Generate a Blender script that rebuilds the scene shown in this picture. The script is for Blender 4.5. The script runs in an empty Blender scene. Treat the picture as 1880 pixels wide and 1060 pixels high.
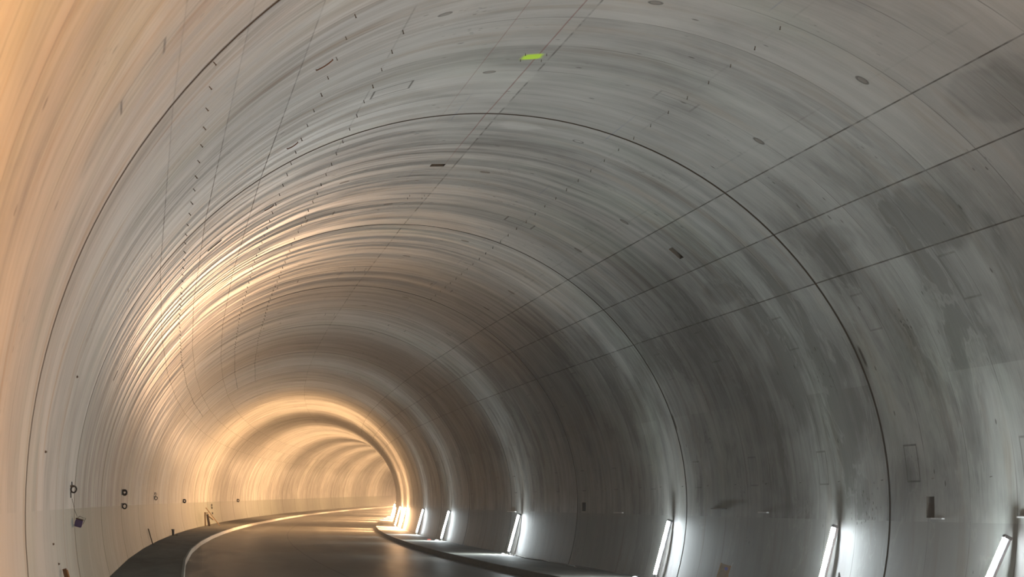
import bpy, bmesh, math, random
from mathutils import Vector, Matrix
random.seed(7)
C = bpy.context.scene.collection
PI = math.pi
rad = math.radians
R=6.15
F=3807.16; PITCH=.106736; ROLL=.015610; YAW=.184794
CX=-.858433*R; CZ=.045001*R
S0=2.84335*R; L=2.031991*R; D1=.0107422; D2=4.8538e-5; G1=.00055075
R2=.88317; A0=.579665
KMIN=-8; KMAX=36
HEAD={}; GRAD={}; POS={}
h=0.; g=0.
for k in range(0,KMIN-2,-1): HEAD[k]=0.; GRAD[k]=0.
for k in range(1,KMAX+2):
    h+=D1+D2*(k-1); g+=G1; HEAD[k]=h; GRAD[k]=g
POS[1]=(0.,S0,0.)
for k in range(1,KMAX+1):
    a=POS[k]; POS[k+1]=(a[0]+L*math.sin(HEAD[k]),a[1]+L*math.cos(HEAD[k]),a[2]+L*GRAD[k])
for k in range(0,KMIN-1,-1):
    a=POS[k+1]; POS[k]=(0.,a[1]-L,0.)
def prof(th,out=0.):
    "unit section -> (x,z) metres; out = metres outward of the lining face"
    c=math.cos(th); t2=th if c>=0 else math.pi-th
    if t2<A0:
        x=(1-R2)*math.cos(A0)+R2*math.cos(t2); z=(1-R2)*math.sin(A0)+R2*math.sin(t2)
    else: x=math.cos(t2); z=math.sin(t2)
    x=x*R+out*math.cos(t2); z=z*R+out*math.sin(t2)
    return (x if c>=0 else -x, z)
def sec(s,x,z):
    "point at station s (block units), x right of axis, z above axis"
    k=int(math.floor(s)); u=s-k
    o=[]
    for j in (k,k+1):
        hk=(HEAD[j-1]+HEAD[j])/2; p=POS[j]
        o.append((p[0]+x*math.cos(hk),p[1]-x*math.sin(hk),p[2]+z))
    return tuple(o[0][i]*(1-u)+o[1][i]*u for i in range(3))
def wall(s,th,out=0.):
    x,z=prof(th,out); return sec(s,x,z)
KC = 1000.0; KW = 11000.0; KN = 10000.0
COOL_OUT = [.85]
WARM_OUT = [14.1, 15.0, 17.3, 19.2, 21.2, 23.4]  # last three are added, unseen, to lighten the wall far past the bend
NEAR_OUT = [-.15, -1.2]
EXPOSURE = 0.36
# ------------------------------------------------------------------ helpers
def tag(o, label=None, cat=None, group=None, kind=None):
    if label: o['label'] = label
    if cat: o['category'] = cat
    if group: o['group'] = group
    if kind: o['kind'] = kind
    return o

def obj(name, bm, m, parent=None, smooth=None):
    me = bpy.data.meshes.new(name)
    bm.normal_update(); bm.to_mesh(me); bm.free()
    if smooth is not None:
        for p in me.polygons: p.use_smooth = True
        me.set_sharp_from_angle(angle=rad(smooth))
    if m is not None: me.materials.append(m)
    o = bpy.data.objects.new(name, me); C.objects.link(o)
    if parent is not None: o.parent = parent
    return o

def empty(name, M):
    o = bpy.data.objects.new(name, None); C.objects.link(o); o.matrix_world = M
    o.empty_display_size = .1
    return o

def copy_tree(src, M=None, parent=None):
    c = src.copy(); C.objects.link(c)
    if parent is not None: c.parent = parent
    if M is not None: c.matrix_world = M
    for ch in list(src.children): copy_tree(ch, None, c)
    return c

def box(bm, c, d, M=None):
    r = bmesh.ops.create_cube(bm, size=1.0)['verts']
    T = Matrix.Translation(Vector(c)) @ Matrix.Diagonal((d[0], d[1], d[2], 1))
    if M is not None: T = M @ T
    bmesh.ops.transform(bm, matrix=T, verts=r)
    return r

def cyl(bm, a, b, r, n=12, r2=None):
    a = Vector(a); b = Vector(b); d = b-a
    rr = bmesh.ops.create_cone(bm, cap_ends=True, segments=n, radius1=r, radius2=r if r2 is None else r2, depth=d.length)['verts']
    q = Vector((0,0,1)).rotation_difference(d.normalized()).to_matrix().to_4x4()
    bmesh.ops.transform(bm, matrix=Matrix.Translation((a+b)/2) @ q, verts=rr)
    return rr

def tube(bm, pts, r, n=8, closed=False):
    pts = [Vector(p) for p in pts]; rings = []
    N = len(pts); up = None
    for i, p in enumerate(pts):
        if closed: d = pts[(i+1) % N]-pts[i-1]
        else: d = pts[min(i+1, N-1)]-pts[max(i-1, 0)]
        d.normalize()
        if up is None:
            up = Vector((0,0,1)) if abs(d.z) < .9 else Vector((1,0,0))
        x = d.cross(up).normalized(); y = x.cross(d).normalized(); up = y
        rings.append([bm.verts.new(p + x*math.cos(2*PI*k/n)*r + y*math.sin(2*PI*k/n)*r) for k in range(n)])
    for i in range(N if closed else N-1):
        A = rings[i]; B = rings[(i+1) % N]
        for k in range(n): bm.faces.new((A[k], A[(k+1) % n], B[(k+1) % n], B[k]))
    if not closed:
        bm.faces.new(rings[0][::-1]); bm.faces.new(rings[-1])

def frame_at(s, th, out=0.0):
    "matrix at the lining: x along the tunnel, y up along the wall, z into the tunnel"
    p = Vector(wall(s, th, out)); e = 1e-3
    t = (Vector(wall(s+e, th, out))-Vector(wall(s-e, th, out))).normalized()
    v = (Vector(wall(s, th+e, out))-Vector(wall(s, th-e, out))).normalized()
    n = Vector(wall(s, th, out-.1))-p
    n = (n - t*n.dot(t)); n.normalize()
    if math.cos(th) < 0: v = -v
    x = v.cross(n).normalized(); y = n.cross(x).normalized()
    M = Matrix((x, y, n)).transposed().to_4x4(); M.translation = p
    return M

def frame_floor(s, x, z):
    "x across to the right, y forward along the tunnel, z up"
    p = Vector(sec(s, x, z)); t = Vector(sec(s+.01, x, z))-Vector(sec(s-.01, x, z)); t.z = 0; t.normalize()
    r = t.cross(Vector((0,0,1)))
    M = Matrix((r, t, Vector((0,0,1)))).transposed().to_4x4(); M.translation = p
    return M

# ------------------------------------------------------------------ node helper
class NB:
    def __init__(self, name):
        self.m = bpy.data.materials.new(name); self.m.use_nodes = True
        self.t = self.m.node_tree; self.t.nodes.clear()
        self.n = self.t.nodes; self.l = self.t.links
        self.out = self.n.new('ShaderNodeOutputMaterial')
        self.p = self.n.new('ShaderNodeBsdfPrincipled')
        self.l.new(self.p.outputs[0], self.out.inputs[0])
    def put(self, sock, v):
        if isinstance(v, bpy.types.NodeSocket): self.l.new(v, sock)
        elif isinstance(v, (tuple, list)) and len(v) == 3 and sock.type == 'RGBA': sock.default_value = (*v, 1)
        else: sock.default_value = v
    def m_(self, op, a, b=None, c=None, clamp=False):
        n = self.n.new('ShaderNodeMath'); n.operation = op; n.use_clamp = clamp
        self.put(n.inputs[0], a)
        if b is not None: self.put(n.inputs[1], b)
        if c is not None: self.put(n.inputs[2], c)
        return n.outputs[0]
    def add(self, a, b): return self.m_('ADD', a, b)
    def sub(self, a, b): return self.m_('SUBTRACT', a, b)
    def mul(self, a, b): return self.m_('MULTIPLY', a, b)
    def mx(self, a, b): return self.m_('MAXIMUM', a, b)
    def mn(self, a, b): return self.m_('MINIMUM', a, b)
    def absv(self, a): return self.m_('ABSOLUTE', a)
    def frac(self, a): return self.m_('FRACT', a)
    def floor(self, a): return self.m_('FLOOR', a)
    def ss(self, v, a, b, lo=0.0, hi=1.0):
        "smooth ramp: lo at a, hi at b"
        n = self.n.new('ShaderNodeMapRange'); n.interpolation_type = 'SMOOTHSTEP'
        if a > b: a, b, lo, hi = b, a, hi, lo
        self.put(n.inputs['Value'], v); n.inputs['From Min'].default_value = a; n.inputs['From Max'].default_value = b
        n.inputs['To Min'].default_value = lo; n.inputs['To Max'].default_value = hi
        return n.outputs[0]
    def near(self, v, c, w0, w1):
        "1 within w0 of c, 0 beyond w1"
        return self.ss(self.absv(self.sub(v, c)), w1, w0)
    def vec(self, x, y, z=0.0):
        n = self.n.new('ShaderNodeCombineXYZ')
        for i, v in enumerate((x, y, z)): self.put(n.inputs[i], v)
        return n.outputs[0]
    def noise(self, v, scale=1.0, detail=4.0, rough=.55, dist=0.0):
        n = self.n.new('ShaderNodeTexNoise'); self.put(n.inputs['Vector'], v)
        n.inputs['Scale'].default_value = scale; n.inputs['Detail'].default_value = detail
        n.inputs['Roughness'].default_value = rough; n.inputs['Distortion'].default_value = dist
        return n.outputs[0]
    def voro(self, v, scale=1.0, out='Distance'):
        n = self.n.new('ShaderNodeTexVoronoi'); self.put(n.inputs['Vector'], v); n.inputs['Scale'].default_value = scale
        return n.outputs[out]
    def white(self, v):
        n = self.n.new('ShaderNodeTexWhiteNoise'); n.noise_dimensions = '2D'; self.put(n.inputs['Vector'], v)
        return n.outputs['Value']
    def mix(self, f, a, b, mode='MIX'):
        n = self.n.new('ShaderNodeMix'); n.data_type = 'RGBA'; n.blend_type = mode
        self.put(n.inputs[0], f); self.put(n.inputs[6], a); self.put(n.inputs[7], b)
        return n.outputs[2]
    def uv(self):
        n = self.n.new('ShaderNodeUVMap'); n.uv_map = 'station'
        s = self.n.new('ShaderNodeSeparateXYZ'); self.l.new(n.outputs[0], s.inputs[0])
        return s.outputs[0], s.outputs[1]
    def bump(self, h, strength=.3, dist=.01):
        n = self.n.new('ShaderNodeBump'); n.inputs['Strength'].default_value = strength; n.inputs['Distance'].default_value = dist
        self.put(n.inputs['Height'], h); self.l.new(n.outputs[0], self.p.inputs['Normal'])
    def fin(self, col, rough, spec=.5, metal=0.0):
        self.put(self.p.inputs['Base Color'], col); self.put(self.p.inputs['Roughness'], rough)
        self.put(self.p.inputs['Specular IOR Level'], spec); self.put(self.p.inputs['Metallic'], metal)
        return self.m

def flat(name, col, rough=.6, metal=0.0, spec=.5, var=.15, scale=18.0):
    b = NB(name)
    g = b.n.new('ShaderNodeTexCoord')
    f = b.noise(g.outputs['Object'], scale, 4.0)
    c2 = tuple(max(0, x*(1-var*2)) for x in col)
    return b.fin(b.mix(f, c2, tuple(min(1, x*(1+var)) for x in col)), rough, spec, metal)

def emit(name, col, strength):
    b = NB(name); e = b.n.new('ShaderNodeEmission')
    e.inputs[0].default_value = (*col, 1); e.inputs[1].default_value = strength
    b.l.new(e.outputs[0], b.out.inputs[0]); b.n.remove(b.p)
    return b.m

# ------------------------------------------------------------------ lining materials
JOINTS = [143.53, 134.74, 125.29, 56.04, 46.89, 37.78]

def lining_material(name, lower=False, side=0):
    b = NB(name)
    s, th = b.uv()
    u = b.frac(s); blk = b.floor(s)
    sm = b.mul(s, 12.497); vm = b.mul(th, .10734)
    # warped station so streaks do not run ruler-straight
    wob = b.noise(b.vec(b.mul(sm, .5), b.mul(vm, .35), 0.), 1., 2.)
    smw = b.add(sm, b.mul(b.sub(wob, .5), .5))
    streak = b.noise(b.vec(b.mul(smw, 2.1), b.mul(vm, .14), 3.), 1., 5., .68)
    streak2 = b.noise(b.vec(b.mul(smw, 9.0), b.mul(vm, .42), 8.), 1., 4., .6)
    blotch = b.noise(b.vec(b.mul(sm, .55), b.mul(vm, .45), 20.), 1., 4., .6, .6)
    blotch2 = b.noise(b.vec(b.mul(sm, .55), b.mul(vm, .30), 31.), 1., 5., .62, .4)
    fine = b.noise(b.vec(b.mul(smw, 30.), b.mul(vm, 2.2), 5.), 1., 3., .65)
    # formwork sheets: eight rings of sheets to a block, split at the long joints
    reg = None
    for a in (20., 37.78, 46.89, 56.04, 90.4, 125.29, 134.74, 143.53):
        st = b.m_('GREATER_THAN', th, a); reg = st if reg is None else b.add(reg, st)
    offs = b.mul(b.white(b.vec(reg, 4.)), .0)
    sheet = b.white(b.vec(b.floor(b.mul(s, 8.)), reg))
    sheet2 = b.white(b.vec(b.floor(b.mul(s, 8.)), 77.))
    block_tone = b.white(b.vec(blk, 13.))
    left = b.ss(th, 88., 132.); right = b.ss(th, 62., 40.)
    # tone (0 dark .. 1 pale)
    t = b.add(.60, b.mul(b.sub(sheet, .5), .16))
    t = b.add(t, b.mul(b.sub(sheet2, .5), .07))
    t = b.add(t, b.mul(b.sub(block_tone, .5), .10))
    t = b.add(t, b.mul(b.sub(streak, .5), b.mul(b.ss(s, 1.9, 2.4, .45, 1.15), b.sub(1., b.mul(right, .50)))))
    t = b.add(t, b.mul(b.sub(streak2, .5), b.add(.16, b.mul(left, .27))))
    t = b.add(t, b.mul(b.sub(fine, .5), .26))
    t = b.add(t, b.mul(b.sub(blotch, .5), .68))
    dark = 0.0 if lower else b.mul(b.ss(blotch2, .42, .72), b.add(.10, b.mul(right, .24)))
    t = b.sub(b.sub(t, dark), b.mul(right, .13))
    t = b.sub(t, b.ss(s, 1.985, 2.0, 0., .055))
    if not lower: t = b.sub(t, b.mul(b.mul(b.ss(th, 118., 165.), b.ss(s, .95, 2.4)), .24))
    if not lower:
        fl = b.noise(b.vec(b.mul(smw, 4.2), b.mul(vm, .55), 71.), 1., 3., .62)
        t = b.sub(t, b.mul(b.mul(b.ss(fl, .55, .70), b.ss(th, 74., 98.)), b.ss(s, 1.9, 2.5, .05, .30)))
    if not lower:
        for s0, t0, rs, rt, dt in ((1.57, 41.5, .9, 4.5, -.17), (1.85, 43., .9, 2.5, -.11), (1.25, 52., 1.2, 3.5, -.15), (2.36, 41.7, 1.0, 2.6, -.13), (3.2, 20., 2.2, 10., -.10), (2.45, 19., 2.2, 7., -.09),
                                   (2.07, 86.5, .45, 4.2, .24), (1.81, 97., 1.2, 8., .15), (2.15, 106., 1.5, 11., -.16), (2.25, 80., 1.2, 13., -.10), (.74, 154., .35, 3., -.16), (1.55, 58., .14, 6., -.13)):  # wider pale patch before the joint is glare painted into the concrete tone
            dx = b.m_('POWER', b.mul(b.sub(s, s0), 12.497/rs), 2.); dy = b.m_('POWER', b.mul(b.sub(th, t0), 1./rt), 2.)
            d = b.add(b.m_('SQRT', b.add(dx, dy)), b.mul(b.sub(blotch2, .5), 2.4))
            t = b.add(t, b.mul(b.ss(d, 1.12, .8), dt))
    if lower:
        t = b.add(b.mul(b.sub(t, .6), .32), .58)
        t = b.sub(t, b.mul(b.mul(left, b.ss(s, .95, 2.4)), .28))
        t = b.sub(t, b.mul(b.sub(1., left), .13))
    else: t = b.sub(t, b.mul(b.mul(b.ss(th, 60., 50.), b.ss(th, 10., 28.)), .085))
    if lower: t = b.sub(t, b.mul(b.mul(left, b.ss(s, .95, 2.4)), .16))
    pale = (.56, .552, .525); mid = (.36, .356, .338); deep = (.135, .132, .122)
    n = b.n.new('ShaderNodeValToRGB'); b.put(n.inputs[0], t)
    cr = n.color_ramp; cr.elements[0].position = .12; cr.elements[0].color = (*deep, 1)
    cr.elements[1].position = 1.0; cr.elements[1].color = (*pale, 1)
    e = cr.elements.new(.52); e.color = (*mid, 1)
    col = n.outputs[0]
    # greenish and brown tinges in broad patches
    tinge = b.noise(b.vec(b.mul(sm, .3), b.mul(vm, .22), 55.), 1., 2.)
    col = b.mix(b.ss(tinge, .52, .72, 0., .35), col, (.30, .36, .29), 'MULTIPLY') if False else b.mix(b.ss(tinge, .5, .75, 0., .55), col, b.mix(1., col, (.88, 1., .90), 'MULTIPLY'))
    if lower: col = b.mix(b.mul(left, b.ss(s, .95, 2.4)), col, b.mix(1., col, (.86, .95, .85), 'MULTIPLY'))
    rust = b.noise(b.vec(b.mul(smw, 1.6), b.mul(vm, .25), 91.), 1., 3., .6)
    col = b.mix(b.m_('MINIMUM', b.mul(b.ss(rust, .52, .74, 0., .65), b.add(.7, b.mul(left, b.ss(s, 2.0, 1.2, .5, 1.0)))), 1.), col, b.mix(1., col, (.80, .64, .48), 'MULTIPLY'))
    # water edge: pale tide line round darker patches on the damp side
    tide = b.mul(b.near(blotch2, .56, .004, .012), right)
    col = b.mix(b.mul(tide, .13), col, (.55, .54, .5))
    lines = None
    # sheet edges round the ring
    v = b.frac(b.add(b.mul(s, 8.), .5))
    se = b.mul(b.near(v, .5, .004, .011), b.ss(b.noise(b.vec(b.mul(sm, .6), b.mul(vm, .5), 2.), 1., 3.), .40, .60, .05, .62))
    lines = se
    brk = b.noise(b.vec(b.mul(sm, 1.1), b.mul(vm, .2), 64.), 1., 3., .7)
    if not lower:
        wid = b.noise(b.vec(b.mul(sm, 5.), 0., 12.), 1., 4., .7)
        for a in JOINTS:
            d = b.absv(b.sub(th, a))
            d = b.sub(d, b.mul(b.ss(wid, .52, .75), .10))
            lines = b.mx(lines, b.mul(b.mul(b.ss(d, .13, .045), b.ss(brk, .30, .55, .40, .95)), b.ss(s, .8, 1.9, .35, 1.) if a > 90 else 1.))
        for a, k in ((90.5, .75), (112.55, .35), (71.7, .14), (60.0, .18)):
            lines = b.mx(lines, b.mul(b.near(th, a, .07, .16), b.ss(brk, .40, .6, .05*k, k)))
        # outlines of closed pour windows, the same places in every block
        def rect(cu, ct, hu, ht, k):
            dx = b.sub(b.absv(b.mul(b.sub(u, cu), 12.497)), hu*12.497)
            dy = b.sub(b.absv(b.mul(b.sub(th, ct), .10734)), ht*.10734)
            d = b.absv(b.mx(dx, dy))
            return b.mul(b.ss(d, .022, .008), b.mul(b.ss(brk, .30, .55, .25, 1.), k))
        for (cu, ct, hu, ht, k) in ((.755, 148.4, .020, 2.75, .8), (.755, 109.1, .021, 2.5, .9), (.757, 72.2, .021, 2.55, .7), (.917, 6.95, .020, 2.8, .75), (.585, 7.0, .020, 2.75, .5), (.252, 6.95, .019, 2.85, .6), (.60, 33., .022, 3.2, .5), (.90, 31.5, .02, 3.0, .4), (.22, 31.5, .02, 3.0, .45)):
            lines = b.mx(lines, rect(cu, ct, hu, ht, k))
        # plugs
        plug = None; rim = None
        for cu, ct in ((.753, 96.6), (.753, 60.4), (.42, 60.4), (.42, 84.9), (.42, 108.), (.09, 77.)):
            d = b.m_('SQRT', b.add(b.m_('POWER', b.mul(b.sub(u, cu), 12.497), 2.), b.m_('POWER', b.mul(b.sub(th, ct), .10734), 2.)))
            f = b.ss(d, .080, .066); r_ = b.near(d, .078, .010, .018)
            plug = f if plug is None else b.mx(plug, f); rim = r_ if rim is None else b.mx(rim, r_)
        pk = b.m_('GREATER_THAN', b.white(b.vec(blk, b.floor(b.mul(u, 3.)))), .5)
        col = b.mix(b.mul(plug, b.mul(pk, .7)), col, (.10, .075, .05))
        lines = b.mx(lines, b.mul(rim, .7))
    # air holes and chips
    vd = b.voro(b.vec(b.mul(sm, 3.2), b.mul(vm, 1.7), 0.), 1.)
    keep = b.m_('GREATER_THAN', b.voro(b.vec(b.mul(sm, .9), b.mul(vm, .5), 6.), 1.), .62)
    hole = b.mul(b.ss(vd, .10, .05), keep)
    lines = b.mx(lines, b.mul(hole, .75))
    clus = b.ss(b.noise(b.vec(b.mul(sm, .5), b.mul(vm, .5), 45.), 1., 2.), .60, .70)
    clus = b.mx(clus, b.mul(b.near(s, 2.09, .035, .075), b.near(th, .5, 2.5, 5.5)))
    vd2 = b.voro(b.vec(b.mul(sm, 9.), b.mul(vm, 6.), 0.), 1.)
    lines = b.mx(lines, b.mul(b.mul(b.ss(vd2, .22, .12), clus), .8))
    jd = b.m_('DIVIDE', b.absv(b.sub(b.frac(b.add(s, .5)), .5)), b.add(1., b.mul(left, .9)))
    lines = b.mx(lines, b.mul(b.ss(jd, .0042, .0029), .95))
    if not lower: lines = b.mx(lines, b.mx(b.mul(b.near(s, 1.984, .002, .006), b.near(th, 24.7, 1.0, 2.4)), b.mul(b.near(s, 2.995, .002, .008), b.near(th, 19., 1.2, 2.4))))
    col = b.mix(b.mul(lines, .92), col, (.045, .037, .028))
    if not lower:
        # setting-out lines in red chalk, one green spray mark
        redm = b.mx(b.mul(b.near(b.add(th, b.mul(b.sub(wob, .5), .3)), 92.2, .05, .13), b.ss(s, 2.6, 2.0)), b.mul(b.near(th, 98.5, .03, .10), b.ss(s, 2.2, 1.7, 0., .7)))
        col = b.mix(b.mul(redm, .75), col, (.20, .055, .04))
        blue = b.mul(b.mx(b.near(th, 74.2, .04, .14), b.near(th, 96.6, .04, .12)), b.ss(b.noise(b.vec(b.mul(sm, .35), 0., 9.), 1., 2.), .5, .62, 0., .4))
        col = b.mix(blue, col, (.10, .12, .28))
        sd = b.add(b.sub(th, 92.75), b.mul(b.sub(fine, .5), .5))
        spray = b.mul(b.near(sd, 0., .5, 1.5), b.near(b.add(s, b.mul(b.sub(th, 92.7), -.0028)), 1.679, .004, .018))
        col = b.mix(b.m_('MINIMUM', b.mul(spray, 1.6), 1.), col, (.62, 1., .0))
    # a smooth skim left by steel formwork: patches with more sheen
    gl = b.mul(b.ss(b.add(b.mul(streak, .7), b.mul(streak2, .3)), .44, .56), b.ss(th, 172., 140.))
    if lower: rough = b.add(.52, b.mul(fine, .2))
    else:
        rough = b.add(b.ss(th, 140., 172., .60, .63), b.mul(b.mul(gl, b.add(.4, b.mul(left, .6))), -.29))
        rough = b.add(rough, b.mul(b.sub(streak2, .5), .18))
    b.bump(streak2, .35, .004)
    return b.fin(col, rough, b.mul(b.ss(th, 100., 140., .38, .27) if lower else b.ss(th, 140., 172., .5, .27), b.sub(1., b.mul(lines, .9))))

def floor_material(name, c0, c1, rough, tracks=False, bump=.3):
    b = NB(name)
    s, x = b.uv()
    sm = b.mul(s, 12.497)
    n1 = b.noise(b.vec(b.mul(sm, .25), b.mul(x, 1.3), 4.), 1., 6., .6, .4)
    n2 = b.noise(b.vec(b.mul(sm, 9.), b.mul(x, 9.), 1.), 1., 4., .65)
    t = b.add(b.mul(n1, .7), b.mul(n2, .3))
    col = b.mix(b.ss(t, .32, .68), c0, c1)
    if tracks:
        seam = b.mul(b.near(b.add(x, b.mul(n1, .10)), .62, .012, .03), .8)
        col = b.mix(seam, col, (.015, .014, .012))
        dust = b.mx(b.near(x, -2.7, .1, .7), b.mx(b.near(x, -1.0, .1, .6), b.near(x, 2.4, .1, .6)))
        col = b.mix(b.mul(dust, .35), col, tuple(v*1.7 for v in c1))
    else:
        sl = b.near(b.frac(b.mul(s, 2.)), .5, .001, .003)
        col = b.mix(b.mul(sl, .7), col, (.03, .028, .024))
    b.bump(b.add(n2, n1), bump, .008)
    return b.fin(col, b.add(rough, b.mul(b.sub(n1, .5), .3)), .5)

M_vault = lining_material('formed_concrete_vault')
M_low = lining_material('formed_concrete_lower', True)
M_road = floor_material('asphalt', (.085, .080, .068), (.140, .131, .112), .50, True)
M_walk = floor_material('walkway_concrete', (.12, .115, .10), (.24, .23, .20), .75)
M_kerb = floor_material('pale_kerb_concrete', (.34, .325, .29), (.50, .48, .43), .7, bump=.1)
M_kerb2 = floor_material('grey_kerb_concrete', (.10, .095, .085), (.19, .18, .16), .7, bump=.15)
M_steel = flat('dark_steel', (.10, .085, .07), .5, .4)
M_rust = flat('rusty_steel', (.16, .075, .04), .8)
M_pale_steel = flat('pale_zinc', (.62, .62, .62), .4, .2)
M_void = flat('raw_concrete_recess', (.12, .105, .085), .9)
M_joint = flat('dirty_joint', (.055, .045, .034), .95, spec=.1)
M_rubber = flat('black_rubber', (.018, .018, .02), .55)
M_cable = flat('grey_cable', (.16, .16, .16), .5)
M_housing = flat('white_enamel', (.62, .62, .66), .4, var=.05)
M_capg = flat('grey_plastic', (.22, .22, .23), .5)
M_wood = flat('weathered_timber', (.36, .25, .15), .8, var=.3, scale=9)
M_wood2 = flat('dark_timber', (.085, .055, .033), .8, var=.3, scale=9)
M_blue = flat('navy_plastic', (.006, .016, .15), .4)
M_blue2 = flat('blue_paint', (.03, .06, .30), .5)
M_board = flat('dusty_board', (.27, .23, .185), .8, var=.25, scale=12)
M_rag = flat('red_cloth', (.55, .13, .09), .9)
M_rag2 = flat('white_cloth', (.7, .68, .64), .9)
M_grey = flat('grey_cloth', (.20, .20, .20), .85)
COOL = (.87, .985, 1.0); WARM = (1.0, .58, .29)
M_tube = emit('cool_white_tube', COOL, KC*1.05); M_side = emit('cool_white_cover', (.86, .93, 1.0), KC*.06)
M_tube_w = emit('warm_white_tube', WARM, KW*1.05); M_side_w = emit('warm_white_cover', WARM, KW*.12)
M_tube_n = emit('amber_tube', (1.0, .47, .16), KN*1.05); M_side_n = emit('amber_cover', (1.0, .47, .16), KN*.12)

# ------------------------------------------------------------------ lining
SLOTS = [(.385, 93.2, .011, 1.15), (.387, 50.9, .011, 1.25), (.371, 131.7, .009, 1.4), (.394, 158.4, .006, .95)]
XTRA = [(1, .868, .2, .0125, 1.6), (3, .926, -.3, .021, 1.2)]
THS = set(float(a) for a in range(-2, 183, 2))
for cu, ct, hu, ht in SLOTS: THS |= {ct-ht, ct+ht}
XT = {round(ct+sg*ht, 3) for _, _, ct, _, ht in XTRA for sg in (1, -1)}
THS |= XT
THS = sorted(THS)
LOWR = [-17.6, -15., -12.5, -10., -7.5, -5., -3.5, -2.]
LOWL = [182., 183.5, 185., 187.5, 190., 192.5, 195., 197.6]
G = .032/L                    # half width of the joint groove
K0, K1 = -6, 31

def lining(name, ths, mat, slots):
    bm = bmesh.new(); uvl = bm.loops.layers.uv.new('station')
    def face(vs, uvs):
        f = bm.faces.new(vs)
        for lp, q in zip(f.loops, uvs): lp[uvl].uv = q
        return f
    for k in range(K0, K1):
        us = {0.0: .0, G: 0, 1-G: 0, 1.0: 0}
        us = [(0.0, .028), (G*.35, .026), (G, 0.), (1-G, 0.), (1-G*.35, .026), (1.0, .028)]
        mine = [q for q in slots if q[0] == k]
        for q in mine: us += [(q[1]-q[3], 0.), (q[1]+q[3], 0.)]
        us = sorted(set(us))
        ring = [[bm.verts.new(wall(k+min(u, .999999), rad(a), d)) for a in ths] for u, d in us]
        for i in range(len(us)-1):
            for j in range(len(ths)-1):
                um = (us[i][0]+us[i+1][0])/2; am = (ths[j]+ths[j+1])/2
                hit = any(abs(um-q[1]) < q[3] and abs(am-q[2]) < q[4] for q in mine)
                uvq = [(k+us[i][0], ths[j]), (k+us[i+1][0], ths[j]), (k+us[i+1][0], ths[j+1]), (k+us[i][0], ths[j+1])]
                vs = [ring[i][j], ring[i+1][j], ring[i+1][j+1], ring[i][j+1]]
                if not hit:
                    f = face(vs, uvq)
                    if um < G or um > 1-G: f.material_index = 2
                else:
                    # box-out: side walls and a bottom 14 cm into the lining; narrow edges first
                    dv = [bm.verts.new(wall(k+us[ii][0], rad(ths[jj]), .14)) for ii, jj in ((i, j), (i+1, j), (i+1, j+1), (i, j+1))]
                    f = bm.faces.new(dv); f.material_index = 1
                    for lp in f.loops: lp[uvl].uv = uvq[0]
                    for e in range(4):
                        a0, a1 = e, (e+1) % 4
                        ii = (i, i+1, i+1, i); jj = (j, j, j+1, j+1)
                        # only on the outer edge of the opening
                        if e in (0, 2): nj = j-1 if e == 0 else j+1; nb = (um, (ths[nj]+ths[nj+1])/2)
                        else: ni = i+1 if e == 1 else i-1; nb = ((us[ni][0]+us[ni+1][0])/2, am)
                        if any(abs(nb[0]-q[1]) < q[3] and abs(nb[1]-q[2]) < q[4] for q in mine): continue
                        f = bm.faces.new((vs[a0], vs[a1], dv[a1], dv[a0])); f.material_index = 1
                        for lp in f.loops: lp[uvl].uv = uvq[0]
    bmesh.ops.remove_doubles(bm, verts=bm.verts, dist=.0004)
    bmesh.ops.recalc_face_normals(bm, faces=bm.faces)
    o = obj(name, bm, mat, None, 14)
    o.data.materials.append(M_void); o.data.materials.append(M_joint)
    return tag(o, kind='structure')

sl = [(2,)+q for q in SLOTS]
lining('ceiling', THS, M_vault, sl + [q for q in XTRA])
lining('wall_right', LOWR, M_low, [])
lining('wall_left', LOWL, M_low, [])

# ------------------------------------------------------------------ floor
ZW = -1.1685; ZR = -1.3185
def shift(s): return min(1.05, .0725*(math.sqrt((s-5.)**2+1.2)+(s-5.)))
KL = -4.36; KR = 3.70
def strip(name, prof_fn, mat, kind='structure', bevel=False):
    "sweep a polyline of (x, z) along the tunnel"
    bm = bmesh.new(); uvl = bm.loops.layers.uv.new('station'); prev = None
    n = (K1-K0)*8
    for i in range(n+1):
        s = K0+i/8.; s = min(s, K1-1e-6)
        pts = prof_fn(s)
        row = [(bm.verts.new(sec(s, x, z)), x, z) for x, z in pts]
        if prev:
            for a in range(len(pts)-1):
                f = bm.faces.new((prev[0][a][0], prev[0][a+1][0], row[a+1][0], row[a][0]))
                for lp, (ss_, v) in zip(f.loops, ((prev[1], prev[0][a]), (prev[1], prev[0][a+1]), (s, row[a+1]), (s, row[a]))):
                    lp[uvl].uv = (ss_, v[1]-v[2])
        prev = (row, s)
    o = obj(name, bm, mat, None, 30)
    return tag(o, kind=kind)
xw = prof(rad(-17.6))[0]
strip('floor', lambda s: [(KL-.1+shift(s), ZR-.02), (KL+shift(s), ZR), (-2.2+shift(s), ZR+.03), (0+shift(s), ZR+.035), (2.+shift(s), ZR+.02), (KR+shift(s), ZR), (KR+.1+shift(s), ZR-.02)], M_road)
strip('trim_1', lambda s: [(KL-.06+shift(s), ZW-.03), (KL-.06+shift(s), ZW+.004), (KL-.012+shift(s), ZW+.004), (KL+shift(s), ZW-.008), (KL+.008+shift(s), ZR-.03)], M_kerb)
strip('trim_2', lambda s: [(KR-.008+shift(s), ZR-.03), (KR+shift(s), ZW-.012), (KR+.015+shift(s), ZW+.004), (KR+.12+shift(s), ZW+.004), (KR+.12+shift(s), ZW-.03)], M_kerb2)
strip('walkway_left', lambda s: [(-xw-.05, ZW), (KL-.055+shift(s), ZW)], M_walk)
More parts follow.
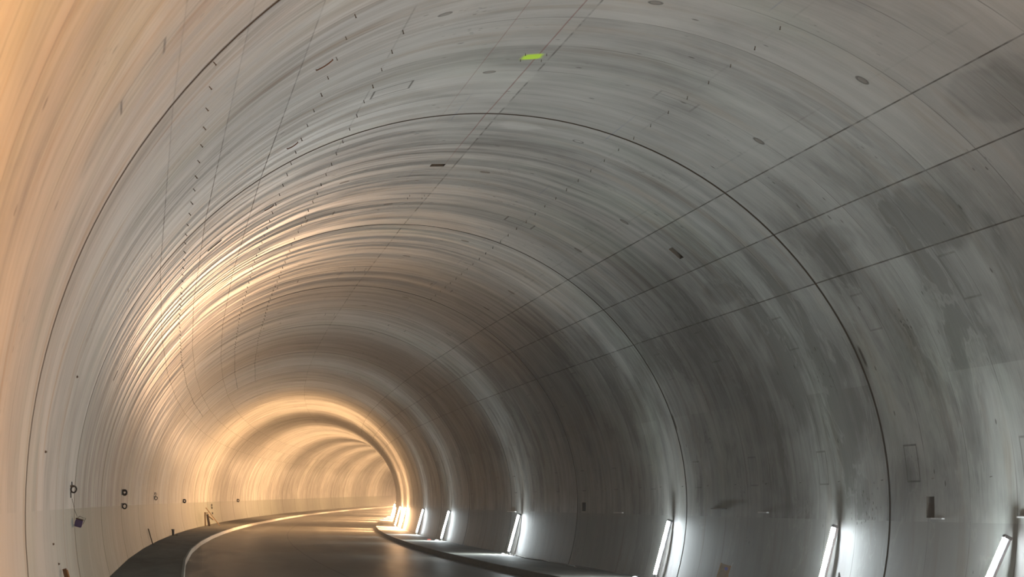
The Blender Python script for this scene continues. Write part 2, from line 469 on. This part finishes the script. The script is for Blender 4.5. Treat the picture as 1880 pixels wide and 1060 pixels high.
strip('walkway_right', lambda s: [(KR+.115+shift(s), ZW), (xw+.05, ZW)], M_walk)

# ------------------------------------------------------------------ lamps
def make_lamp(tube_mat, side_mat):
    root = empty('tube_lamp', Matrix.Identity(4))
    bm = bmesh.new(); r = box(bm, (0, .635, .035), (.088, 1.25, .05))
    bmesh.ops.bevel(bm, geom=[e for e in bm.edges if abs((e.verts[0].co-e.verts[1].co).y) > .5], offset=.008, segments=2, affect='EDGES')
    obj('housing', bm, M_housing, root, 40)
    bm = bmesh.new(); n = 9; R_ = .040
    rows = []
    for y in (.05, 1.22):
        rows.append([bm.verts.new((math.cos(PI*(-.12+1.24*i/n))*R_, y, .062+.012+math.sin(PI*(-.12+1.24*i/n))*R_)) for i in range(n+1)])
    for i in range(n):
        f = bm.faces.new((rows[0][i], rows[0][i+1], rows[1][i+1], rows[1][i])); f.material_index = 0 if 3 <= i <= 5 else 1
    bmesh.ops.recalc_face_normals(bm, faces=bm.faces)
    o = obj('light_tube', bm, tube_mat, root, 60); o.data.materials.append(side_mat)
    for y in (.025, 1.245):
        bm = bmesh.new(); box(bm, (0, y, .06), (.092, .05, .11))
        bmesh.ops.bevel(bm, geom=bm.edges[:], offset=.008, segments=2, affect='EDGES')
        obj('end_cap', bm, M_capg, root, 40)
    bm = bmesh.new()
    tube(bm, [(0, 0.01, .05), (.0, -.012, .07), (.05, -.02, .09), (.14, .0, .07), (.22, -.01, .05)], .008, 6)
    obj('cable', bm, M_rubber, root, 60)
    return root

def lamp_matrix(s, far=.085):
    foot = Vector(sec(s, xw-far, ZW+.04)); topx = prof(rad(-3.2), -.012)
    top = Vector(sec(s, topx[0], topx[1]))
    y = (top-foot).normalized()
    t = Vector(sec(s+.01, 0, 0))-Vector(sec(s-.01, 0, 0)); t.normalize()
    x = (t - y*t.dot(y)).normalized()
    z = x.cross(y)
    if z.dot(Vector(sec(s, 0, .5))-foot) < 0: x = -x; z = x.cross(y)
    M = Matrix((x, y, z)).transposed().to_4x4(); M.translation = foot
    return M

cool = make_lamp(M_tube, M_side); warm = make_lamp(M_tube_w, M_side_w); near = make_lamp(M_tube_n, M_side_n)
first = {id(cool): 1, id(warm): 1, id(near): 1}
def place_lamp(kind, s, label, group=None):
    M = lamp_matrix(s, .34 if abs(s-1.63) < .01 else .085)
    if first.pop(id(kind), None): o = kind; o.matrix_world = M
    else: o = copy_tree(kind, M)
    if 'group' in o: del o['group']
    return tag(o, label, 'lamp', group)
for s, lb in ((1.63, 'white tube lamp leaning on the wall nearest the camera, cut by the picture corner'),
              (2.19, 'white tube lamp on the right wall beside the small grey cone'),
              (3.095, 'white tube lamp beside the broad dark wall joint and the wooden board'),
              (4.81, 'white tube lamp whose whole length shows above a walkway with a grey cable'),
              (6.6, 'white tube lamp with red and white rags at its foot'),
              (7.83, 'small white tube lamp just before the glaring warm lamps')):
    place_lamp(cool, s, lb)
for s in COOL_OUT:
    place_lamp(cool, s, 'white tube lamp on the right wall out of the picture', 'tube lamps beside the camera')
for s, lb in ((9.3, 'first of the glaring warm lamps at the bend of the tunnel'),
              (10.05, 'second of the glaring warm lamps, inside the white glare at the bend'),
              (13.0, 'farthest visible warm lamp, at the inner edge of the bend')):
    place_lamp(warm, s, lb)
for s in WARM_OUT:
    place_lamp(warm, s, 'warm tube lamp hidden beyond the bend of the tunnel', 'warm lamps around the bend')
for s in NEAR_OUT:
    place_lamp(near, s, 'amber tube lamp on the right wall out of the picture', 'amber lamps beside the camera')
# ------------------------------------------------------------------ wall pins
def make_pin():
    bm = bmesh.new()
    cyl(bm, (0, 0, -.03), (0, -.012, .050), .0085, 8); cyl(bm, (0, -.012, .046), (0, -.014, .056), .0135, 8)
    return obj('anchor_pin', bm, M_steel, None, 60)
pin0 = make_pin(); used = [False]
def pin(s, th, label, group, mat=None, sc=1.0):
    M = frame_at(s, rad(th), 0.0) @ Matrix.Diagonal((sc*.6, sc*.6, sc*.75, 1))
    if not used[0]: o = pin0; used[0] = True
    else: o = pin0.copy(); C.objects.link(o)
    o.matrix_world = M
    tag(o, label, 'pin', group)
    return o
ROWS = [(138.65, .13, .95, 7.0, 'bent steel pin in the lowest row on the warm side of the vault', 'lowest row of vault pins, warm side'),
        (120.45, .10, 1.25, 7.0, 'bent steel pin in the middle row on the warm side of the vault', 'middle row of vault pins, warm side'),
        (112.55, .20, 1.35, 7.0, 'bent steel pin in the row next to the faint line below the crown', 'row of vault pins along the faint line'),
        (71.7, .68, 1.38, 4.0, 'bent steel pin in the row on the lamp side of the crown', 'row of vault pins, lamp side of the crown')]
for th, off, s0, s1, lb, gr in ROWS:
    n = math.ceil(s0*12-off)
    while (n+off)/12 < s1:
        s = (n+off)/12
        if min(s-math.floor(s), math.ceil(s)-s) > .004: pin(s, th+random.uniform(-.08, .08), lb, gr, sc=random.uniform(.9, 1.15))
        n += 1
for k in range(1, 5):
    for f in (.663, .689):
        for th in (91.3, 93.9):
            pin(k+f+(.0 if f < .68 else .003), th, 'small pin of the four around a spot on the crown of the vault', 'four-pin sets at the crown', sc=.75)
for n in range(1, 17):
    s = 1.02+n/6.
    pin(s, 4.55, 'stubby pin in the low row above the wall tubes, lit from below', 'low row of pins above the lamps', sc=.8)

# longer bent bars left in the vault
def bar(name, s, th, ds, dth, label, r=.0075):
    bm = bmesh.new(); pts = []
    for i in range(7):
        f = i/6; pts.append(wall(s+ds*f, rad(th+dth*f), -.012-.010*math.sin(PI*f)))
    pts = [wall(s, rad(th), .02)]+pts+[wall(s+ds, rad(th+dth), .0)]
    c = Vector(wall(s, rad(th))); pts = [Vector(p)-c for p in pts]
    tube(bm, pts, r, 6)
    o = obj(name, bm, M_rust, None, 60); o.location = c
    return tag(o, label, 'bar')
bar('bent_bar', 1.425, 120.9, .008, 1.9, 'rusty bent bar hanging from the vault in its middle pin row')
bar('bent_bar', 1.86, 120.8, .006, 1.5, 'shorter bent bar in the middle pin row close to the broad joint')
bar('bent_bar', 2.35, 120.8, .006, 1.5, 'bent bar in the middle pin row just past the broad joint')

# ------------------------------------------------------------------ steel strips at the springing of the lamp wall
def ledge(s0, s1, th, mat, label):
    c = Vector(wall((s0+s1)/2, rad(th))); bm = bmesh.new(); rows = []
    for i in range(4):
        s = s0+(s1-s0)*i/3
        q = [Vector(wall(s, rad(th), .01))-c, Vector(wall(s, rad(th), -.045))-c]
        rows.append([bm.verts.new(v+Vector((0, 0, dz))) for v, dz in ((q[0], -.010), (q[1], -.010), (q[1], .010), (q[0], .010))])
    for a, b_ in zip(rows, rows[1:]):
        for k in range(4): bm.faces.new((a[k], a[(k+1) % 4], b_[(k+1) % 4], b_[k]))
    bm.faces.new(rows[0][::-1]); bm.faces.new(rows[-1])
    bmesh.ops.recalc_face_normals(bm, faces=bm.faces)
    o = obj('steel_strip', bm, mat); o.location = c
    tag(o, label, 'strip')
ledge(4.91, 5.06, -2.3, M_pale_steel, 'pale flat strip on the wall just above the walkway-length tube lamp')
ledge(3.515, 3.595, -1.7, M_pale_steel, 'pale flat strip midway between two broad joints, near the dark slot')
ledge(2.515, 2.56, -1.0, M_pale_steel, 'pale flat strip between the wooden board and the cone-side lamp')
ledge(1.825, 1.858, -1.5, M_pale_steel, 'pale flat strip touching the foot of the dark wall slot')
ledge(1.55, 1.62, -1.1, M_pale_steel, 'flat strip over the lamp in the picture corner')
ledge(2.745, 2.83, -.35, M_steel, 'dark flat strip beside the broad joint above the wooden board')

# ------------------------------------------------------------------ cable loops on the wall opposite the lamps
def coil(s, z, r, thick, label, n=1, hang=0.):
    th = PI - math.asin(max(-1, min(1, (z-(1-R2)*math.sin(A0)*R)/(R2*R))))
    x = prof(th)[0]
    M = frame_floor(s, x, z)
    root = empty('cable_coil', M)
    for i in range(n):
        bm = bmesh.new()
        cx = r*1.12; cz = -i*r*.35
        tube(bm, [(cx+r*math.cos(a)*(.85+.1*i), .03*i+.012*math.sin(3*a), cz+r*math.sin(a)) for a in [2*PI*k/20 for k in range(20)]], thick, 8, True)
        obj('loop', bm, M_rubber, root, 60)
    bm = bmesh.new(); cyl(bm, (-.03, 0, r*1.0), (.05, 0, r*1.0), .016, 10)
    obj('hook', bm, M_steel, root, 40)
    if hang:
        bm = bmesh.new(); tube(bm, [(.02, 0, r*.9+hang*.45), (.024, .0, r), (.012, .0, -r), (.016, 0, -r-hang*.5)], .009, 6)
        obj('tail', bm, M_rubber, root, 60)
    return tag(root, label, 'cable')
coil(1.845, .46, .042, .011, 'black cable loop with a hanging tail above the small navy box', 1, .14)
coil(4.03, .558, .058, .021, 'upper black cable loop of the pair on one wall joint', 2)
coil(4.04, .19, .062, .019, 'lower black cable loop of the pair on one wall joint', 1)
coil(6.05, .585, .045, .009, 'thin cable loop over the thicker loop on the second looped joint', 1)
coil(6.05, .43, .062, .016, 'thick black cable loop under a thinner one on the second looped joint', 1)
coil(8.12, .31, .07, .026, 'small dark cable loop where the wall turns orange', 2)
coil(12.31, .25, .085, .03, 'tiny dark cable loop far along the orange wall', 2)
for z, lb in ((-.004, 'top of three round dark sockets on the orange wall behind the plank trestle'),
              (-.177, 'middle of three round dark sockets on the orange wall behind the plank trestle'),
              (-.524, 'lowest of three round dark sockets on the orange wall behind the plank trestle')):
    th = PI - math.asin((z-(1-R2)*math.sin(A0)*R)/(R2*R))
    M = frame_at(10.28, th, 0.)
    root = empty('wall_socket', M)
    bm = bmesh.new(); cyl(bm, (0, 0, -.02), (0, 0, .06), .075, 20, .068); obj('body', bm, M_rubber, root, 40)
    bm = bmesh.new(); cyl(bm, (0, 0, .055), (0, 0, .075), .05, 20); obj('lid', bm, M_steel, root, 40)
    tag(root, lb, 'socket')

# navy box hanging by a wire from the first loop
z0 = -.06
th = rad(184.2); p = Vector(wall(1.962, th, -.07)); M = frame_floor(1.962, 0, 0); M.translation = p
root = empty('junction_box', M @ Matrix.Rotation(rad(14), 4, 'Y'))
bm = bmesh.new(); box(bm, (0, 0, 0), (.105, .08, .105)); bmesh.ops.bevel(bm, geom=bm.edges[:], offset=.008, segments=2, affect='EDGES'); obj('body', bm, M_blue, root, 40)
bm = bmesh.new(); box(bm, (0, 0, .058), (.112, .088, .016)); bmesh.ops.bevel(bm, geom=bm.edges[:], offset=.004, segments=1, affect='EDGES'); obj('lid', bm, M_rubber, root, 40)
bm = bmesh.new(); tube(bm, [(-.04, 0, .06), (-.01, 0, .10), (.04, 0, .085), (.075, 0, .095), (.06, 0, .0)], .0045, 6); obj('handle', bm, M_steel, root, 60)
tag(root, 'small navy box hanging tilted on a thin wire against the wall joint', 'box')
a = Vector(wall(1.845, rad(180.6), -.03)); b2 = p+Vector((-.02, 0, .09))
bm = bmesh.new(); tube(bm, [Vector((0, 0, 0)), (b2-a)*.5+Vector((0, 0, -.03)), b2-a], .003, 6)
o = obj('thin_wire', bm, M_steel, None, 60); o.location = a; tag(o, 'thin wire running from the first cable loop down to the navy box', 'wire')

# small square steel plates
for s, t_, lb in ((1.228, 176.07, 'small rusty square plate on the wall, lower of two near the first joint'), (1.524, 165.94, 'small rusty square plate high on the wall before the second joint'),
                  (1.406, 185.8, 'small rusty plate low on the wall above the upright batten'), (1.482, 188.3, 'tiny rusty plate low on the wall beside the batten top')):
    root = empty('steel_plate', frame_at(s, rad(t_), 0.))
    bm = bmesh.new(); box(bm, (0, 0, .004), (.12, .022, .012)); obj('plate', bm, M_wood2, root)
    bm = bmesh.new(); cyl(bm, (0, 0, .0), (0, 0, .018), .006, 8); obj('bolt', bm, M_steel, root, 40)
    tag(root, lb, 'plate')

# ------------------------------------------------------------------ timber and odds and ends on the far walkway
def plank(bm, a, b_, w, t, up=Vector((0, 0, 1))):
    a = Vector(a); b_ = Vector(b_); d = (b_-a).normalized(); x = d.cross(up)
    if x.length < .05: x = d.cross(Vector((1, 0, 0)))
    x.normalize(); y = x.cross(d)
    M = Matrix((x, d, y)).transposed().to_4x4(); M.translation = (a+b_)/2
    box(bm, (0, 0, 0), (w, (b_-a).length, t), M)
root = empty('plank_trestle', frame_floor(9.42, -xw+.30, ZW))
for nm, a, b_, w, t in (('leg', (-.18, -.45, 0), (-.22, -.55, .80), .09, .04), ('leg', (.02, -.1, 0), (-.10, -.3, .68), .14, .05), ('leg', (.62, .5, 0), (-.20, -.2, 1.06), .05, .035),
                        ('brace', (-.10, -.25, .64), (.22, .15, .38), .12, .04), ('top_board', (-.14, -.5, .74), (-.04, .1, .76), .16, .035)):
    bm = bmesh.new(); plank(bm, a, b_, w, t, Vector((0, 1, .2)) if nm == 'leg' else Vector((0, 0, 1)))
    obj(nm, bm, M_wood2 if nm == 'leg' and b_[2] < .7 else M_wood, root)
tag(root, 'timber plank trestle leaning on the orange wall beside the pale kerb', 'trestle')
# stump of pipe
root = empty('pipe_stub', frame_floor(6.93, -xw+.08, ZW))
bm = bmesh.new(); cyl(bm, (0, 0, 0), (-.02, .02, .24), .055, 14); obj('pipe', bm, M_rubber, root, 40)
bm = bmesh.new(); cyl(bm, (-.02, .02, .22), (-.022, .022, .27), .07, 14); obj('collar', bm, M_steel, root, 40)
bm = bmesh.new(); box(bm, (.09, .0, .018), (.2, .16, .036)); obj('foot', bm, M_wood2, root)
tag(root, 'short dark pipe stub standing at the wall foot where the orange begins', 'pipe')
bm = bmesh.new(); M = frame_floor(5.44, 0, 0)
p0 = Vector(sec(5.44, -xw+.05, ZW)); p1 = Vector(sec(5.44, prof(rad(190.8))[0]+.035, prof(rad(190.8))[1]))
plank(bm, (0, 0, 0), p1-p0, .06, .035, Vector((1, 0, 0))); o = obj('leaning_batten', bm, M_wood2); o.location = p0
tag(o, 'dark batten leaning upright on the wall between two joints past the loop pair', 'batten')
p0 = Vector(sec(1.52, -xw+.06, ZW)); q = prof(rad(189.0)); p1 = Vector(sec(1.52, q[0]+.04, q[1]))
root = empty('upright_batten', Matrix.Translation(p0)); d = p1-p0
bm = bmesh.new(); plank(bm, (0, 0, 0), d, .055, .045, Vector((1, 0, 0))); obj('post', bm, M_wood2, root)
bm = bmesh.new(); plank(bm, d*.2+Vector((.03, 0, 0)), d+Vector((.03, .0, -.012)), .02, .02, Vector((1, 0, 0))); obj('lath', bm, M_wood, root)
tag(root, 'brown timber batten standing on the walkway by the wall, near the camera', 'batten')

# wooden board with a blue tag on the lamp side
root = empty('wooden_board', frame_floor(2.665, xw-.19, ZW) @ Matrix.Rotation(rad(18), 4, 'Y') @ Matrix.Rotation(rad(-8), 4, 'Z'))
bm = bmesh.new(); box(bm, (0, 0, .25), (.17, .03, .50)); obj('board', bm, M_board, root)
for x in (-.09, .09):
    bm = bmesh.new(); box(bm, (x, -.008, .25), (.02, .05, .51)); obj('rail', bm, M_wood, root)
bm = bmesh.new(); cyl(bm, (.025, -.014, .425), (.025, -.028, .425), .032, 18); obj('blue_knob', bm, M_blue2, root, 40)
bm = bmesh.new(); tube(bm, [(.10, -.02, .45), (.11, -.02, .53), (.12, -.02, .58)], .006, 6); obj('wire', bm, M_pale_steel, root, 60)
bm = bmesh.new(); plank(bm, (.10, .02, .32), (.17, .10, .0), .02, .015); obj('prop', bm, M_wood, root)
tag(root, 'dusty wooden board with a round blue knob leaning by the wall', 'board')
# cone
root = empty('grey_cone', frame_floor(2.072, xw-.25, ZW))
bm = bmesh.new(); box(bm, (0, 0, .012), (.24, .24, .024)); bmesh.ops.bevel(bm, geom=bm.edges[:], offset=.008, segments=2, affect='EDGES'); obj('base', bm, M_grey, root, 40)
bm = bmesh.new(); cyl(bm, (0, 0, .02), (0, 0, .565), .10, 20, .010); obj('body', bm, M_grey, root, 40)
tag(root, 'small grey cone beside the foot of a tube lamp', 'cone')

# rags at a lamp foot
def rag(s, x, r, mat, label, seed):
    rnd = random.Random(seed); bm = bmesh.new()
    bmesh.ops.create_icosphere(bm, subdivisions=3, radius=r)
    for v in bm.verts:
        k = .7+.3*math.sin(7*v.co.x/r+seed)*math.cos(6*v.co.y/r+2*seed)+rnd.uniform(-.12, .12)
        v.co = Vector((v.co.x*k*1.4, v.co.y*k, max(-.0, v.co.z*k*.9)))
    o = obj('rag', bm, mat, None, 80); o.matrix_world = frame_floor(s, x, ZW)
    tag(o, label, 'rag')
rag(6.72, xw-.55, .075, M_rag, 'crumpled red rag on the walkway before a lamp foot', 3)
rag(6.64, xw-.30, .06, M_rag2, 'crumpled white rag on the walkway at a lamp foot', 5)
rag(4.86, xw-.25, .05, M_rag2, 'scrap of white cloth at the foot of the lamp by the cable', 8)
rag(3.16, xw-.42, .06, M_rag2, 'scrap of white cloth at the foot of the lamp by the broad joint', 9)

# cable along the lamp walkway
bm = bmesh.new(); pts = []; c = Vector(sec(4.8, xw-.15, ZW+.012))
rnd = random.Random(4); s = 4.80
while s > 2.9:
    pts.append(Vector(sec(s, xw-.16-.10*rnd.random()-.10*(math.sin(s*9)>.6), ZW+.013))-c); s -= .045
tube(bm, pts, .013, 6); o = obj('power_cable', bm, M_cable, None, 60); o.location = c
tag(o, 'grey power cable lying along the walkway at the foot of the lamp wall', 'cable')

# ------------------------------------------------------------------ camera
cam = bpy.data.cameras.new('camera'); co = bpy.data.objects.new('camera', cam); C.objects.link(co)
cam.sensor_fit = 'HORIZONTAL'; cam.sensor_width = 36.0; cam.lens = F/1880.0*36.0
cam.clip_start = .05; cam.clip_end = 2000
cp, sp, cy, sy = math.cos(PITCH), math.sin(PITCH), math.cos(YAW), math.sin(YAW)
f = Vector((sy*cp, cy*cp, sp)); r = Vector((cy, -sy, 0)); u = r.cross(f)
r2 = r*math.cos(ROLL)+u*math.sin(ROLL); u2 = -r*math.sin(ROLL)+u*math.cos(ROLL)
M = Matrix((r2, u2, -f)).transposed().to_4x4(); M.translation = Vector((CX, 0, CZ)); co.matrix_world = M
cam.dof.use_dof = True; cam.dof.focus_distance = 42.0; cam.dof.aperture_fstop = 6.3
sc = bpy.context.scene; sc.camera = co
w = bpy.data.worlds.new('world'); sc.world = w; w.use_nodes = True
w.node_tree.nodes['Background'].inputs[0].default_value = (.02, .02, .022, 1); w.node_tree.nodes['Background'].inputs[1].default_value = .3
nt = w.node_tree; vs = nt.nodes.new('ShaderNodeVolumeScatter'); vs.inputs['Density'].default_value = .0009; vs.inputs['Anisotropy'].default_value = .6
nt.links.new(vs.outputs[0], nt.nodes['World Output'].inputs['Volume'])
sc.view_settings.view_transform = 'Standard'; sc.view_settings.look = 'None'; sc.view_settings.gamma = 1.0
sc.view_settings.use_curve_mapping = False; sc.view_settings.exposure = EXPOSURE
cy_ = sc.cycles
cy_.use_denoising = True; cy_.sample_clamp_indirect = 8.0; cy_.sample_clamp_direct = 0.0
cy_.max_bounces = 8; cy_.diffuse_bounces = 5; cy_.glossy_bounces = 3; cy_.volume_bounces = 1
cy_.use_light_tree = True; cy_.use_adaptive_sampling = True; cy_.adaptive_threshold = .06
cy_.caustics_reflective = False; cy_.caustics_refractive = False
